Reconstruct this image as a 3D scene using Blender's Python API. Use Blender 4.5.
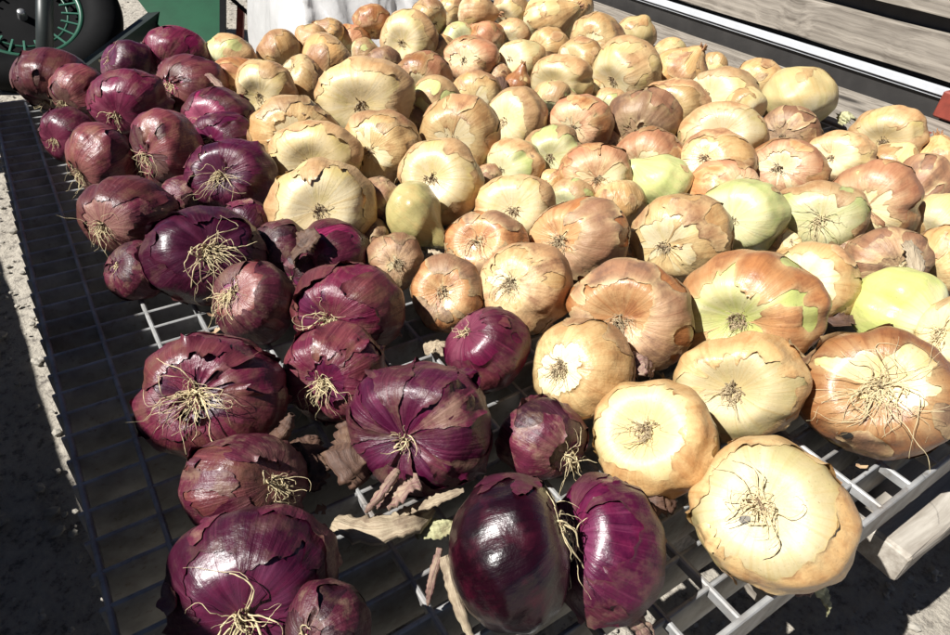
import bpy, bmesh, math, random
import numpy as np
from mathutils import Vector, Matrix

# ------------------------------------------------------------------ camera, sky, sun
scene = bpy.context.scene
for o in list(bpy.data.objects): bpy.data.objects.remove(o)
CAM_H = 0.42
FPX = 656.723                      # focal length in photo pixels (950 wide)
PITCH, ROLL, YAW = [math.radians(a) for a in (37.542, 4.556, 36.007)]
_c, _s = math.cos(PITCH), math.sin(PITCH)
_R = np.array([[1, 0, 0], [0, -_s, -_c], [0, _c, -_s]])
_cr, _sr = math.cos(ROLL), math.sin(ROLL)
_Rr = np.array([[_cr, -_sr, 0], [_sr, _cr, 0], [0, 0, 1]])
_cy, _sy = math.cos(YAW), math.sin(YAW)
_Rw = np.array([[_cy, -_sy, 0], [_sy, _cy, 0], [0, 0, 1]])
M = _Rr @ _R @ _Rw                 # rows: camera right, down, forward in the world
C0 = np.array([0.0, 0.0, CAM_H])

cam_data = bpy.data.cameras.new('camera')
cam = bpy.data.objects.new('camera', cam_data)
scene.collection.objects.link(cam)
cam_data.sensor_width = 36.0
cam_data.lens = FPX * 36.0 / 950.0
cam_data.clip_start = 0.01
cam_data.clip_end = 300.0
mat = Matrix.Identity(4)
for i in range(3):
    mat[i][0] = M[0][i]; mat[i][1] = -M[1][i]; mat[i][2] = -M[2][i]; mat[i][3] = C0[i]
cam.matrix_world = mat
scene.camera = cam

SUN_EL, SUN_AZ = math.radians(50), math.radians(171)      # azimuth of the sun seen from the scene, measured from +X
sun_dir = Vector((math.cos(SUN_EL) * math.cos(SUN_AZ), math.cos(SUN_EL) * math.sin(SUN_AZ), math.sin(SUN_EL)))
world = bpy.data.worlds.new('World'); scene.world = world; world.use_nodes = True
wn = world.node_tree
bg = wn.nodes['Background']
sky = wn.nodes.new('ShaderNodeTexSky'); sky.sky_type = 'NISHITA'; sky.sun_disc = False
sky.altitude = 1500; sky.air_density = .32; sky.dust_density = .2; sky.ozone_density = .3
sky.sun_elevation = SUN_EL; sky.sun_rotation = math.pi / 2 - SUN_AZ
wn.links.new(sky.outputs[0], bg.inputs[0]); bg.inputs[1].default_value = 0.05
sd = bpy.data.lights.new('sun', 'SUN'); sd.energy = 5.0; sd.angle = math.radians(0.5); sd.color = (1, .98, .94)
sun = bpy.data.objects.new('sun', sd); scene.collection.objects.link(sun)
sun.rotation_euler = sun_dir.to_track_quat('Z', 'Y').to_euler()
sun.location = (-3, 0, 4)
scene.view_settings.view_transform = 'Standard'; scene.view_settings.look = 'None'
scene.view_settings.exposure = 0.70; scene.view_settings.gamma = 1; scene.view_settings.use_curve_mapping = False

# ------------------------------------------------------------------ helpers
rng = np.random.default_rng(11)
GROUND = -0.24
def ray(px, py):
    return M.T @ np.array([(px - 475) / FPX, (py - 317.5) / FPX, 1.0])
def at_z(px, py, z):
    d = ray(px, py); return C0 + d * (z - CAM_H) / d[2]
def at_x(px, py, x):
    d = ray(px, py); return C0 + d * x / d[0]
def at_y(px, py, y):
    d = ray(px, py); return C0 + d * y / d[1]
def at_t(px, py, t):
    return C0 + ray(px, py) * t

def link(name, me, m=None, parent=None, loc=None):
    o = bpy.data.objects.new(name, me); scene.collection.objects.link(o)
    if m is not None and me is not None and not me.materials: me.materials.append(m)
    if parent is not None: o.parent = parent
    if loc is not None: o.location = loc
    return o
def tag(o, label=None, cat=None, group=None, kind=None):
    if label: o['label'] = label
    if cat: o['category'] = cat
    if group: o['group'] = group
    if kind: o['kind'] = kind
    return o
def empty(name, loc=(0, 0, 0)):
    o = bpy.data.objects.new(name, None); scene.collection.objects.link(o); o.location = loc
    o.empty_display_size = .02
    return o
def mesh(name, v, f, smooth=True):
    me = bpy.data.meshes.new(name)
    me.from_pydata([tuple(map(float, p)) for p in v], [], [tuple(map(int, q)) for q in f])
    if smooth: me.polygons.foreach_set('use_smooth', [True] * len(me.polygons))
    me.update()
    return me
def box_mesh(name, sx, sy, sz, bev=.002, seg=1, cuts=0, rough=0.0, seed=0):
    bm = bmesh.new(); bmesh.ops.create_cube(bm, size=1.0)
    bmesh.ops.scale(bm, vec=(sx, sy, sz), verts=bm.verts)
    if cuts:
        ax = 0 if sx >= sy and sx >= sz else (1 if sy >= sz else 2)
        ed = [e for e in bm.edges if abs((e.verts[0].co - e.verts[1].co)[ax]) > .5 * (sx, sy, sz)[ax]]
        bmesh.ops.subdivide_edges(bm, edges=ed, cuts=cuts, use_grid_fill=True)
    if bev: bmesh.ops.bevel(bm, geom=[e for e in bm.edges if len(e.link_faces) == 2 and e.calc_face_angle() > .5], offset=bev, segments=seg, affect='EDGES', profile=.6)
    if rough:
        r = random.Random(seed)
        for v in bm.verts: v.co += Vector((r.uniform(-1, 1), r.uniform(-1, 1), r.uniform(-1, 1))) * rough
    me = bpy.data.meshes.new(name); bm.to_mesh(me); bm.free()
    return me

_perm = np.random.default_rng(5).permutation(256); _perm = np.concatenate([_perm, _perm, _perm])
_grad = np.random.default_rng(6).normal(size=(256, 3)); _grad /= np.linalg.norm(_grad, axis=1)[:, None]
def noise(p):
    p = np.asarray(p, float); i = np.floor(p).astype(int); f = p - i; i &= 255
    u = f * f * f * (f * (f * 6 - 15) + 10)
    out = 0
    for dx in (0, 1):
        for dy in (0, 1):
            for dz in (0, 1):
                h = _perm[_perm[_perm[i[..., 0] + dx] + i[..., 1] + dy] + i[..., 2] + dz]
                g = (_grad[h] * (f - np.array([dx, dy, dz]))).sum(-1)
                out = out + g * np.where(dx, u[..., 0], 1 - u[..., 0]) * np.where(dy, u[..., 1], 1 - u[..., 1]) * np.where(dz, u[..., 2], 1 - u[..., 2])
    return out * 1.6

# ------------------------------------------------------------------ materials
def new_mat(name):
    m = bpy.data.materials.new(name); m.use_nodes = True
    nt = m.node_tree; b = nt.nodes['Principled BSDF']
    return m, nt, b
def N(nt, t, **kw):
    n = nt.nodes.new(t)
    for k, v in kw.items(): setattr(n, k, v)
    return n
def math_node(nt, op, a, b=None, clamp=False):
    n = N(nt, 'ShaderNodeMath', operation=op); n.use_clamp = clamp
    for k, v in enumerate((a, b)):
        if v is None: continue
        if isinstance(v, (int, float)): n.inputs[k].default_value = v
        else: nt.links.new(v, n.inputs[k])
    return n.outputs[0]
def mixc(nt, fac, a, b, blend='MIX'):
    n = N(nt, 'ShaderNodeMix', data_type='RGBA', blend_type=blend)
    for sock, v in ((n.inputs[0], fac), (n.inputs[6], a), (n.inputs[7], b)):
        if isinstance(v, (int, float)): sock.default_value = v
        elif isinstance(v, tuple): sock.default_value = (*v, 1) if len(v) == 3 else v
        else: nt.links.new(v, sock)
    return n.outputs[2]
def ramp(nt, src, lo, hi):
    n = N(nt, 'ShaderNodeMapRange'); nt.links.new(src, n.inputs[0])
    n.inputs[1].default_value = lo; n.inputs[2].default_value = hi
    return n.outputs[0]
def noise_node(nt, vec, scale, detail=3, rough=.55):
    n = N(nt, 'ShaderNodeTexNoise'); n.inputs['Scale'].default_value = scale
    n.inputs['Detail'].default_value = detail; n.inputs['Roughness'].default_value = rough
    if vec is not None: nt.links.new(vec, n.inputs['Vector'])
    return n.outputs[0]

def onion_mat(name, base, root_col, dark, blotch, rough, spec=.5, coat=0.0, streak=.6, blot=.5, bump=.35, root_reach=.55, vein=None, rim=None, rough_var=False):
    """base colour with fine meridian streaks, pale root end, darker blotches"""
    m, nt, b = new_mat(name)
    tc = N(nt, 'ShaderNodeTexCoord'); oi = N(nt, 'ShaderNodeObjectInfo')
    sep = N(nt, 'ShaderNodeSeparateXYZ'); nt.links.new(tc.outputs['Object'], sep.inputs[0])
    x, y, z = sep.outputs
    r = math_node(nt, 'SQRT', math_node(nt, 'ADD', math_node(nt, 'ADD', math_node(nt, 'MULTIPLY', x, x), math_node(nt, 'MULTIPLY', y, y)), .0004))
    off = math_node(nt, 'MULTIPLY', oi.outputs['Random'], 37.0)
    wp = noise_node(nt, tc.outputs['Object'], 2.1, 2)
    def mer(k, zs):
        c = N(nt, 'ShaderNodeCombineXYZ')
        nt.links.new(math_node(nt, 'MULTIPLY', math_node(nt, 'DIVIDE', x, r), k), c.inputs[0])
        nt.links.new(math_node(nt, 'MULTIPLY', math_node(nt, 'DIVIDE', y, r), k), c.inputs[1])
        nt.links.new(math_node(nt, 'ADD', math_node(nt, 'ADD', math_node(nt, 'MULTIPLY', z, zs), off), math_node(nt, 'MULTIPLY', wp, 1.2)), c.inputs[2])
        return c.outputs[0]
    fine = noise_node(nt, mer(11, .9), 1.0, 4, .65)
    wide = noise_node(nt, mer(3.2, .8), 1.0, 2)
    ov = N(nt, 'ShaderNodeVectorMath', operation='ADD'); nt.links.new(tc.outputs['Object'], ov.inputs[0])
    cc = N(nt, 'ShaderNodeCombineXYZ'); nt.links.new(off, cc.inputs[0]); nt.links.new(off, cc.inputs[1]); nt.links.new(cc.outputs[0], ov.inputs[1])
    blo = math_node(nt, 'ADD', math_node(nt, 'MULTIPLY', noise_node(nt, ov.outputs[0], 2.3, 6, .66), .6), math_node(nt, 'MULTIPLY', noise_node(nt, mer(2.4, 2.2), 1.0, 5, .65), .4))
    spk = noise_node(nt, ov.outputs[0], 26, 3, .6)
    col = mixc(nt, ramp(nt, wide, .35, .68), base, mixc(nt, .5, base, dark))
    streakf = math_node(nt, 'MULTIPLY', ramp(nt, fine, .50, .72), streak)
    col = mixc(nt, streakf, col, dark)
    if vein: col = mixc(nt, math_node(nt, 'MULTIPLY', ramp(nt, noise_node(nt, mer(17, .7), 1.0, 3, .6), .54, .70), .45), col, vein)
    rr = math_node(nt, 'ADD', z, math_node(nt, 'MULTIPLY', math_node(nt, 'SUBTRACT', wide, .5), .5))
    col = mixc(nt, ramp(nt, rr, root_reach, root_reach + .35), col, mixc(nt, streakf, root_col, base))
    col = mixc(nt, math_node(nt, 'MULTIPLY', ramp(nt, blo, .50, .60), blot), col, blotch)
    col = mixc(nt, math_node(nt, 'MULTIPLY', ramp(nt, spk, .63, .74), .6), col, mixc(nt, .7, dark, (.03, .02, .012)))
    if rim:
        at = N(nt, 'ShaderNodeAttribute', attribute_name='rim')
        thin = N(nt, 'ShaderNodeAttribute', attribute_name='thin')
        col = mixc(nt, math_node(nt, 'MULTIPLY', thin.outputs['Fac'], math_node(nt, 'SUBTRACT', 1.0, ramp(nt, blo, .50, .66))), col, rim[1])
        col = mixc(nt, math_node(nt, 'MULTIPLY', math_node(nt, 'MULTIPLY', at.outputs['Fac'], ramp(nt, blo, .46, .58)), .8), col, rim[0])
    hv = N(nt, 'ShaderNodeHueSaturation')
    nt.links.new(math_node(nt, 'ADD', math_node(nt, 'MULTIPLY', oi.outputs['Random'], .62 if rough_var else .42), .46 if rough_var else .72), hv.inputs['Value'])
    nt.links.new(col, hv.inputs['Color'])
    nt.links.new(hv.outputs[0], b.inputs['Base Color'])
    nt.links.new(math_node(nt, 'ADD', math_node(nt, 'MULTIPLY', blo, .3), rough - .15, True), b.inputs['Roughness'])
    b.inputs['Specular IOR Level'].default_value = spec
    b.inputs['Coat Weight'].default_value = coat; b.inputs['Coat Roughness'].default_value = .18
    bp = N(nt, 'ShaderNodeBump'); bp.inputs['Strength'].default_value = bump; bp.inputs['Distance'].default_value = .0016
    hgt = math_node(nt, 'ADD', fine, math_node(nt, 'MULTIPLY', noise_node(nt, ov.outputs[0], 9, 4, .6), 1.0))
    nt.links.new(hgt, bp.inputs['Height']); nt.links.new(bp.outputs[0], b.inputs['Normal'])
    return m

def simple_mat(name, col, rough=.6, var=.25, scale=30, metal=0.0, bump=.2, dist=.001, spec=.5, stretch=None, dark=None):
    m, nt, b = new_mat(name)
    tc = N(nt, 'ShaderNodeTexCoord'); src = tc.outputs['Object']
    if stretch:
        mp = N(nt, 'ShaderNodeMapping'); mp.inputs['Scale'].default_value = stretch
        nt.links.new(src, mp.inputs[0]); src = mp.outputs[0]
    n1 = noise_node(nt, src, scale, 6, .6); n2 = noise_node(nt, src, scale * .23, 3)
    dk = dark or tuple(c * (1 - var * 1.6) for c in col)
    c = mixc(nt, ramp(nt, n1, .35, .7), col, dk)
    c = mixc(nt, math_node(nt, 'MULTIPLY', ramp(nt, n2, .4, .7), .5), c, tuple(min(1, q * (1 + var * .4)) for q in col))
    nt.links.new(c, b.inputs['Base Color']); b.inputs['Roughness'].default_value = rough; b.inputs['Metallic'].default_value = metal
    b.inputs['Specular IOR Level'].default_value = spec
    bp = N(nt, 'ShaderNodeBump'); bp.inputs['Strength'].default_value = bump; bp.inputs['Distance'].default_value = dist
    nt.links.new(n1, bp.inputs['Height']); nt.links.new(bp.outputs[0], b.inputs['Normal'])
    return m

# ------------------------------------------------------------------ ground
def ground_mat():
    m, nt, b = new_mat('rough_concrete')
    tc = N(nt, 'ShaderNodeTexCoord'); src = tc.outputs['Object']
    a = noise_node(nt, src, 6, 6, .6); f = noise_node(nt, src, 75, 6, .7); g = noise_node(nt, src, 1.3, 3)
    vo = N(nt, 'ShaderNodeTexVoronoi'); vo.inputs['Scale'].default_value = 42; nt.links.new(src, vo.inputs['Vector'])
    c = mixc(nt, ramp(nt, a, .3, .7), (.40, .36, .30), (.29, .26, .22))
    c = mixc(nt, ramp(nt, f, .42, .68), c, (.46, .42, .35))
    c = mixc(nt, math_node(nt, 'MULTIPLY', ramp(nt, f, .47, .36), .85), c, (.12, .105, .09))
    c = mixc(nt, math_node(nt, 'MULTIPLY', ramp(nt, g, .45, .7), .4), c, (.38, .33, .26))
    nt.links.new(c, b.inputs['Base Color']); b.inputs['Roughness'].default_value = .92
    bp = N(nt, 'ShaderNodeBump'); bp.inputs['Strength'].default_value = .8; bp.inputs['Distance'].default_value = .012
    hgt = math_node(nt, 'ADD', math_node(nt, 'MULTIPLY', f, .8), math_node(nt, 'ADD', a, math_node(nt, 'MULTIPLY', vo.outputs[0], .35)))
    nt.links.new(hgt, bp.inputs['Height']); nt.links.new(bp.outputs[0], b.inputs['Normal'])
    return m
M_GROUND = ground_mat()
xs = np.concatenate([[-60, -20, -6, -2.5], np.linspace(-1.0, 2.6, 110), [4, 8, 20, 60]])
ys = np.concatenate([[-60, -20, -6, -2.0], np.linspace(-.8, 3.2, 120), [5, 9, 25, 80]])
X, Y = np.meshgrid(xs, ys, indexing='ij')
Z = GROUND + .010 * noise(np.stack([X * 3, Y * 3, X * 0], -1)) + .006 * noise(np.stack([X * 13, Y * 13, X * 0 + 4], -1)) + .004 * noise(np.stack([X * 31, Y * 31, X * 0 + 9], -1))
I = np.arange(X.size).reshape(X.shape)
f = np.stack([I[:-1, :-1], I[1:, :-1], I[1:, 1:], I[:-1, 1:]], -1).reshape(-1, 4)
g = link('ground', mesh('ground', np.stack([X, Y, Z], -1).reshape(-1, 3), f), M_GROUND)
tag(g, kind='structure')
# loose grit on the ground
bm = bmesh.new(); rr = random.Random(4)
for k in range(3600):
    if k % 3 == 0: x, y = rr.uniform(-.45, 0), rr.uniform(.1, 2.6)
    elif k % 3 == 1: x, y = rr.uniform(.2, 1.3), rr.uniform(-.35, .5)
    else: x, y = rr.uniform(-.3, 1.6), rr.uniform(1.2, 3.4)
    s = rr.choice([.002, .002, .003, .003, .004, .006]) * rr.uniform(.7, 1.4)
    mt = Matrix.Translation((x, y, GROUND + .004 + s * .2)) @ Matrix.Rotation(rr.uniform(0, 6.28), 4, 'Z') @ Matrix.Diagonal((s * rr.uniform(.8, 1.6), s, s * .7, 1))
    bmesh.ops.create_icosphere(bm, subdivisions=1, radius=1, matrix=mt)
me = bpy.data.meshes.new('gravel'); bm.to_mesh(me); bm.free()
g = link('gravel', me, simple_mat('grit', (.36, .33, .28), .9, .3, 9))
tag(g, 'loose grit and pebbles scattered over the rough concrete', 'gravel', kind='stuff')

# ------------------------------------------------------------------ grating
def galv():
    m, nt, b = new_mat('galvanised_steel')
    tc = N(nt, 'ShaderNodeTexCoord'); ge = N(nt, 'ShaderNodeNewGeometry')
    n1 = noise_node(nt, ge.outputs['Position'], 35, 5, .6); n2 = noise_node(nt, ge.outputs['Position'], 160, 3)
    c = mixc(nt, ramp(nt, n1, .35, .7), (.40, .40, .395), (.21, .21, .205))
    c = mixc(nt, math_node(nt, 'MULTIPLY', ramp(nt, noise_node(nt, ge.outputs['Position'], 11, 6, .7), .52, .66), .55), c, (.17, .12, .085))
    c = mixc(nt, math_node(nt, 'MULTIPLY', ramp(nt, n2, .6, .72), .6), c, (.16, .13, .10))
    nt.links.new(c, b.inputs['Base Color']); b.inputs['Metallic'].default_value = .2
    nt.links.new(math_node(nt, 'ADD', math_node(nt, 'MULTIPLY', n1, .3), .4), b.inputs['Roughness'])
    bp = N(nt, 'ShaderNodeBump'); bp.inputs['Strength'].default_value = .3; bp.inputs['Distance'].default_value = .0008
    nt.links.new(n2, bp.inputs['Height']); nt.links.new(bp.outputs[0], b.inputs['Normal'])
    return m
M_GALV = galv()
GX0, GX1, GY0, GY1 = -.0545, 1.22, .0765, 1.275
DX, DY = .0441, .0281
gr = empty('metal_grating', (GX0, GY0, -.03))
tag(gr, 'galvanised steel grating with rectangular mesh carrying all the onions', 'grating')
ny = int(round((GY1 - GY0) / DY)); nx = int(round((GX1 - GX0) / DX))
mb = box_mesh('bearing_bar', (GX1 - GX0) + .012, .0034, .052, .0008)
me_edge = box_mesh('edge_bar', (GX1 - GX0) + .004, .0046, .040, .001)
mc = box_mesh('cross_bar', .0042, (GY1 - GY0), .010, .0012)
for j in range(ny + 1):
    y = GY0 + j * DY
    if j in (0, ny): o = link('edge_bar', me_edge, M_GALV, gr, ((GX1 - GX0) / 2, y - GY0, .03 - .0200))
    else: o = link('bearing_bar', mb, M_GALV, gr, ((GX1 - GX0) / 2, y - GY0, .03 - .0266))
for i in range(nx + 1):
    link('cross_bar', mc, M_GALV, gr, (i * DX, (GY1 - GY0) / 2, .03 - .0052))

# ------------------------------------------------------------------ timber below the grating
def wood(name, col, dark, grain_axis, sc=1.0):
    m, nt, b = new_mat(name)
    tc = N(nt, 'ShaderNodeTexCoord'); oi = N(nt, 'ShaderNodeObjectInfo')
    mp = N(nt, 'ShaderNodeMapping'); s = [95 * sc] * 3; s[grain_axis] = 3.0 * sc; mp.inputs['Scale'].default_value = s
    nt.links.new(tc.outputs['Object'], mp.inputs[0])
    add = N(nt, 'ShaderNodeVectorMath', operation='ADD'); nt.links.new(mp.outputs[0], add.inputs[0])
    cc = N(nt, 'ShaderNodeCombineXYZ'); nt.links.new(math_node(nt, 'MULTIPLY', oi.outputs['Random'], 50), cc.inputs[0]); nt.links.new(cc.outputs[0], add.inputs[1])
    n0 = noise_node(nt, tc.outputs['Object'], 5, 2)
    warp = N(nt, 'ShaderNodeVectorMath', operation='ADD'); nt.links.new(add.outputs[0], warp.inputs[0])
    c2 = N(nt, 'ShaderNodeCombineXYZ')
    for q in range(3): nt.links.new(math_node(nt, 'MULTIPLY', n0, 5.0), c2.inputs[q])
    nt.links.new(c2.outputs[0], warp.inputs[1])
    g1 = noise_node(nt, warp.outputs[0], 1.0, 6, .65); g2 = noise_node(nt, warp.outputs[0], .22, 3)
    c = mixc(nt, ramp(nt, g1, .35, .68), col, dark)
    c = mixc(nt, math_node(nt, 'MULTIPLY', ramp(nt, g2, .45, .7), .5), c, tuple(q * .75 for q in col))
    vm = N(nt, 'ShaderNodeMapping'); q3 = [9.0] * 3; q3[grain_axis] = 3.4; vm.inputs['Scale'].default_value = q3
    nt.links.new(tc.outputs['Object'], vm.inputs[0])
    va = N(nt, 'ShaderNodeVectorMath', operation='ADD'); nt.links.new(vm.outputs[0], va.inputs[0]); nt.links.new(cc.outputs[0], va.inputs[1])
    vo = N(nt, 'ShaderNodeTexVoronoi'); vo.inputs['Scale'].default_value = 1.0; nt.links.new(va.outputs[0], vo.inputs['Vector'])
    kn = ramp(nt, math_node(nt, 'ADD', vo.outputs[0], math_node(nt, 'MULTIPLY', g1, .10)), .21, .12)
    c = mixc(nt, kn, c, tuple(q * .35 for q in dark))
    nt.links.new(c, b.inputs['Base Color']); b.inputs['Roughness'].default_value = .85
    bp = N(nt, 'ShaderNodeBump'); bp.inputs['Strength'].default_value = .6; bp.inputs['Distance'].default_value = .002
    nt.links.new(g1, bp.inputs['Height']); nt.links.new(bp.outputs[0], b.inputs['Normal'])
    return m
M_WX = wood('weathered_wood_x', (.46, .42, .36), (.24, .205, .165), 0)
M_WY = wood('weathered_wood_y', (.34, .30, .25), (.10, .082, .064), 1)
pl = link('wooden_plank', box_mesh('wooden_plank', .62, .078, .036, .004, 2, 12, .0012, 3), M_WX, None, (.505 + .31, .082, -.073))
tag(pl, 'pale weathered plank under the front right corner of the grating', 'plank')
for x, y0, y1, lab in ((.43, .085, 1.25, 'wooden bearer under the grating behind the pale plank end'), (1.12, .14, 1.25, 'wooden bearer under the far right of the grating')):
    o = link('wooden_bearer', box_mesh('wooden_bearer', .075, y1 - y0, .055, .003), M_WY, None, (x, (y0 + y1) / 2, -.076))
    tag(o, lab, 'beam')
for x, y, lab in ((.43, .25, 'front left support block below the grating'), (.43, 1.1, 'back left support block below the grating'), (1.12, .2, 'front right support block below the grating'), (1.12, 1.1, 'back right support block below the grating')):
    o = link('support_block', box_mesh('support_block', .07, .12, .135, .004), M_WY, None, (x, y, -.1045 - .0675))
    tag(o, lab, 'block')

# ------------------------------------------------------------------ slatted bench along the right
BX = 1.50
def zb(px, py, x=BX): return at_x(px, py, x)
bench = empty('slatted_bench', (BX, 1.2, GROUND))
tag(bench, 'weathered grey board bench with white rail behind the onions', 'bench')
def bpart(name, me, m, loc, sub=None):
    o = link(name, me, m, bench); o.location = Vector(loc) - Vector((BX, 1.2, GROUND)); return o
M_DARK = simple_mat('dark_steel', (.035, .032, .030), .6, .3, 20)
M_WHITE = simple_mat('white_metal', (.55, .57, .60), .4, .08, 30)
M_RED = simple_mat('red_paint', (.27, .05, .032), .55, .3, 40)
yA, yB = .30, 2.9; LY = yB - yA; YC = (yA + yB) / 2
def zrow(py_at_x0, y_end):
    return 0
bpart('seat_board', box_mesh('seat_board', .225, LY, .028, .004, 2, 20, .0012, 5), M_WY, (BX - .1425, YC, -.015))
bpart('dark_rail', box_mesh('dark_rail', .02, LY - .24, .062, .002), M_DARK, (BX + .012, YC + .12, .004))
bpart('white_rail', box_mesh('white_rail', .012, LY - .24, .015, .0015), M_WHITE, (BX - .004, YC + .12, .0435))
bpart('white_lip', box_mesh('white_lip', .004, LY - .24, .003, .0005), M_WHITE, (BX - .003, YC + .12, .0315))
bpart('back_slat', box_mesh('back_slat', .024, LY, .078, .004, 2, 24, .0012, 6), M_WY, (BX + .014, YC, .098))
bpart('back_slat', box_mesh('back_slat', .024, LY, .085, .004, 2, 24, .0012, 7), M_WY, (BX + .018, YC, .207))
bpart('gap_dark_sheet', box_mesh('gap_dark_sheet', .006, LY, .30, .001), M_DARK, (BX + .040, YC, .10))  # dark sheet added behind the slats so the shaded gaps stay dark
bpart('red_bracket', box_mesh('red_bracket', .05, .07, .05, .003), M_RED, (BX - .01, .515, .028))
bpart('bolt', box_mesh('bolt', .016, .016, .008, .003, 2), M_RED, tuple(at_z(927, 134, -.004)))
for y in (.45, 1.5, 2.6):
    bpart('leg', box_mesh('leg', .05, .05, .20, .003), M_RED, (BX + .06, y, GROUND + .10))

# ------------------------------------------------------------------ added unseen board fence, placed to shade the left grating and ground
fe = empty('added_shade_fence', (-.4775, .8, GROUND)); fe.rotation_euler = (0, 0, math.radians(2.9))
tag(fe, 'low board fence added out of view to shade the left grating', 'fence')
def fpart(name, me, loc):
    o = link(name, me, M_WY, fe); o.location = Vector(loc) - Vector((-.50, .8, GROUND)); return o
SL = math.tan(SUN_EL) / math.cos(math.radians(9))
zg = (-.33 + .50) * SL; zt = (-.012 + .50) * SL
for k, (z0, z1) in enumerate(((GROUND + .01, -.02), (-.015, zg), (zg + .17, (zg + .17 + zt) / 2 - .004), ((zg + .17 + zt) / 2, zt))):
    fpart('shade_fence_board', box_mesh('shade_fence_board', .022, 2.4, z1 - z0, .003), (-.50, .55, (z0 + z1) / 2))
for y in (-.6, .6, 1.7):
    fpart('shade_fence_post', box_mesh('shade_fence_post', .06, .06, zt + .24, .004), (-.545, y, (zt + GROUND) / 2))

# ------------------------------------------------------------------ cart at the back left
M_GREEN = simple_mat('green_paint', (.006, .058, .026), .55, .25, 14, bump=.05, spec=.15)
M_RIM = simple_mat('rim_green', (.02, .09, .055), .4, .2, 20)
M_TYRE = simple_mat('rubber', (.006, .006, .0065), .75, .3, 30, spec=.12)
M_GREY = simple_mat('grey_tube', (.022, .028, .026), .45, .3, 20)
TW = 1.76
hub = at_t(21, 12, TW); RW = 92 * TW / FPX
cart = empty('garden_cart', (hub[0], hub[1], GROUND))
tag(cart, 'green garden cart with black spoked wheel at the back left', 'cart')
def cpart(name, me, m, parent=None):
    o = link(name, me, m, parent or cart)
    return o
hv = -ray(21, 12); hv[2] = 0; hv /= np.linalg.norm(hv)
nrm = hv * math.cos(math.radians(52)) + np.array([0, 0, 1]) * math.sin(math.radians(52))
rt = np.cross(np.array([0, 0, 1.0]), hv); rt /= np.linalg.norm(rt); upv = np.cross(nrm, rt)
rel = hub - np.array([hub[0], hub[1], GROUND])
WM = Matrix([[rt[i], upv[i], nrm[i], rel[i]] for i in range(3)] + [[0, 0, 0, 1]])
def torus(name, R, r, rz, nu=72, nv=14):
    V = []; F = []
    for i in range(nu):
        a = 2 * math.pi * i / nu
        for j in range(nv):
            b = 2 * math.pi * j / nv
            q = R + r * math.cos(b)
            V.append((q * math.cos(a), q * math.sin(a), rz * math.sin(b)))
            F.append((i * nv + j, ((i + 1) % nu) * nv + j, ((i + 1) % nu) * nv + (j + 1) % nv, i * nv + (j + 1) % nv))
    return mesh(name, V, F)
wheel = empty('wheel'); wheel.parent = cart; wheel.matrix_local = WM
cpart('tyre', torus('tyre', RW * .79, RW * .20, RW * .17), M_TYRE, wheel)
cpart('rim', torus('rim', RW * .575, RW * .035, RW * .05), M_RIM, wheel)
cpart('rim_ring', torus('rim_ring', RW * .44, RW * .012, RW * .012), M_RIM, wheel)
spk = box_mesh('spoke', RW * .19, RW * .022, RW * .02, .001)
for k in range(24):
    o = cpart('spoke', spk, simple_mat('spoke_green', (.05, .16, .11), .4, .1, 20) if k == 0 else None, wheel)
    a = 2 * math.pi * k / 24 + .1
    o.location = (math.cos(a) * RW * .475, math.sin(a) * RW * .475, .004); o.rotation_euler = (0, 0, a)
def lathe(name, prof, n=28):
    V = []; F = []; k = len(prof)
    for i in range(n):
        a = 2 * math.pi * i / n
        for (q, z) in prof: V.append((q * math.cos(a), q * math.sin(a), z))
    for i in range(n):
        for j in range(k - 1):
            F.append((i * k + j, ((i + 1) % n) * k + j, ((i + 1) % n) * k + j + 1, i * k + j + 1))
    return mesh(name, V, F)
cpart('wheel_disc', lathe('wheel_disc', [(.0, -.02), (RW * .2, -.024), (RW * .45, -.026), (RW * .58, -.02)]), M_TYRE, wheel)
hubp = cpart('hub', lathe('hub', [(0, .004), (.007, .004), (.010, .001), (.011, -.012), (.012, -.022)]), simple_mat('hub_steel', (.5, .5, .5), .35, .2, 30, .8), wheel)
base = np.array([hub[0], hub[1], GROUND])
def bar(name, p, q, r, m, parent=cart, org=base, square=False):
    p = np.array(p) - org; q = np.array(q) - org
    L = np.linspace(p, q, 2)
    T = (q - p) / np.linalg.norm(q - p); A = np.cross(T, [.1, .2, .97]); A /= np.linalg.norm(A); B = np.cross(T, A)
    n = 4 if square else 14; V = []; F = []
    for c in L:
        for k in range(n):
            a = 2 * math.pi * (k + .5) / n; V.append(c + (A * math.cos(a) + B * math.sin(a)) * r)
    for k in range(n): F.append((k, (k + 1) % n, n + (k + 1) % n, n + k))
    F.append(tuple(range(n))[::-1]); F.append(tuple(range(n, 2 * n)))
    me = mesh(name, V, F, not square)
    return link(name, me, m, parent)
bar('leg', at_t(44, -60, TW * .93), at_t(45, 66, TW * .90), .019, M_GREY)
bar('frame_bar', at_t(70, 84, TW * .92), at_t(158, 17, TW * 1.06), .024, M_GREY, square=True)
bar('strut', at_t(150, 22, TW * 1.08), at_t(168, 48, TW * 1.05), .018, M_TYRE, square=True)
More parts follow.
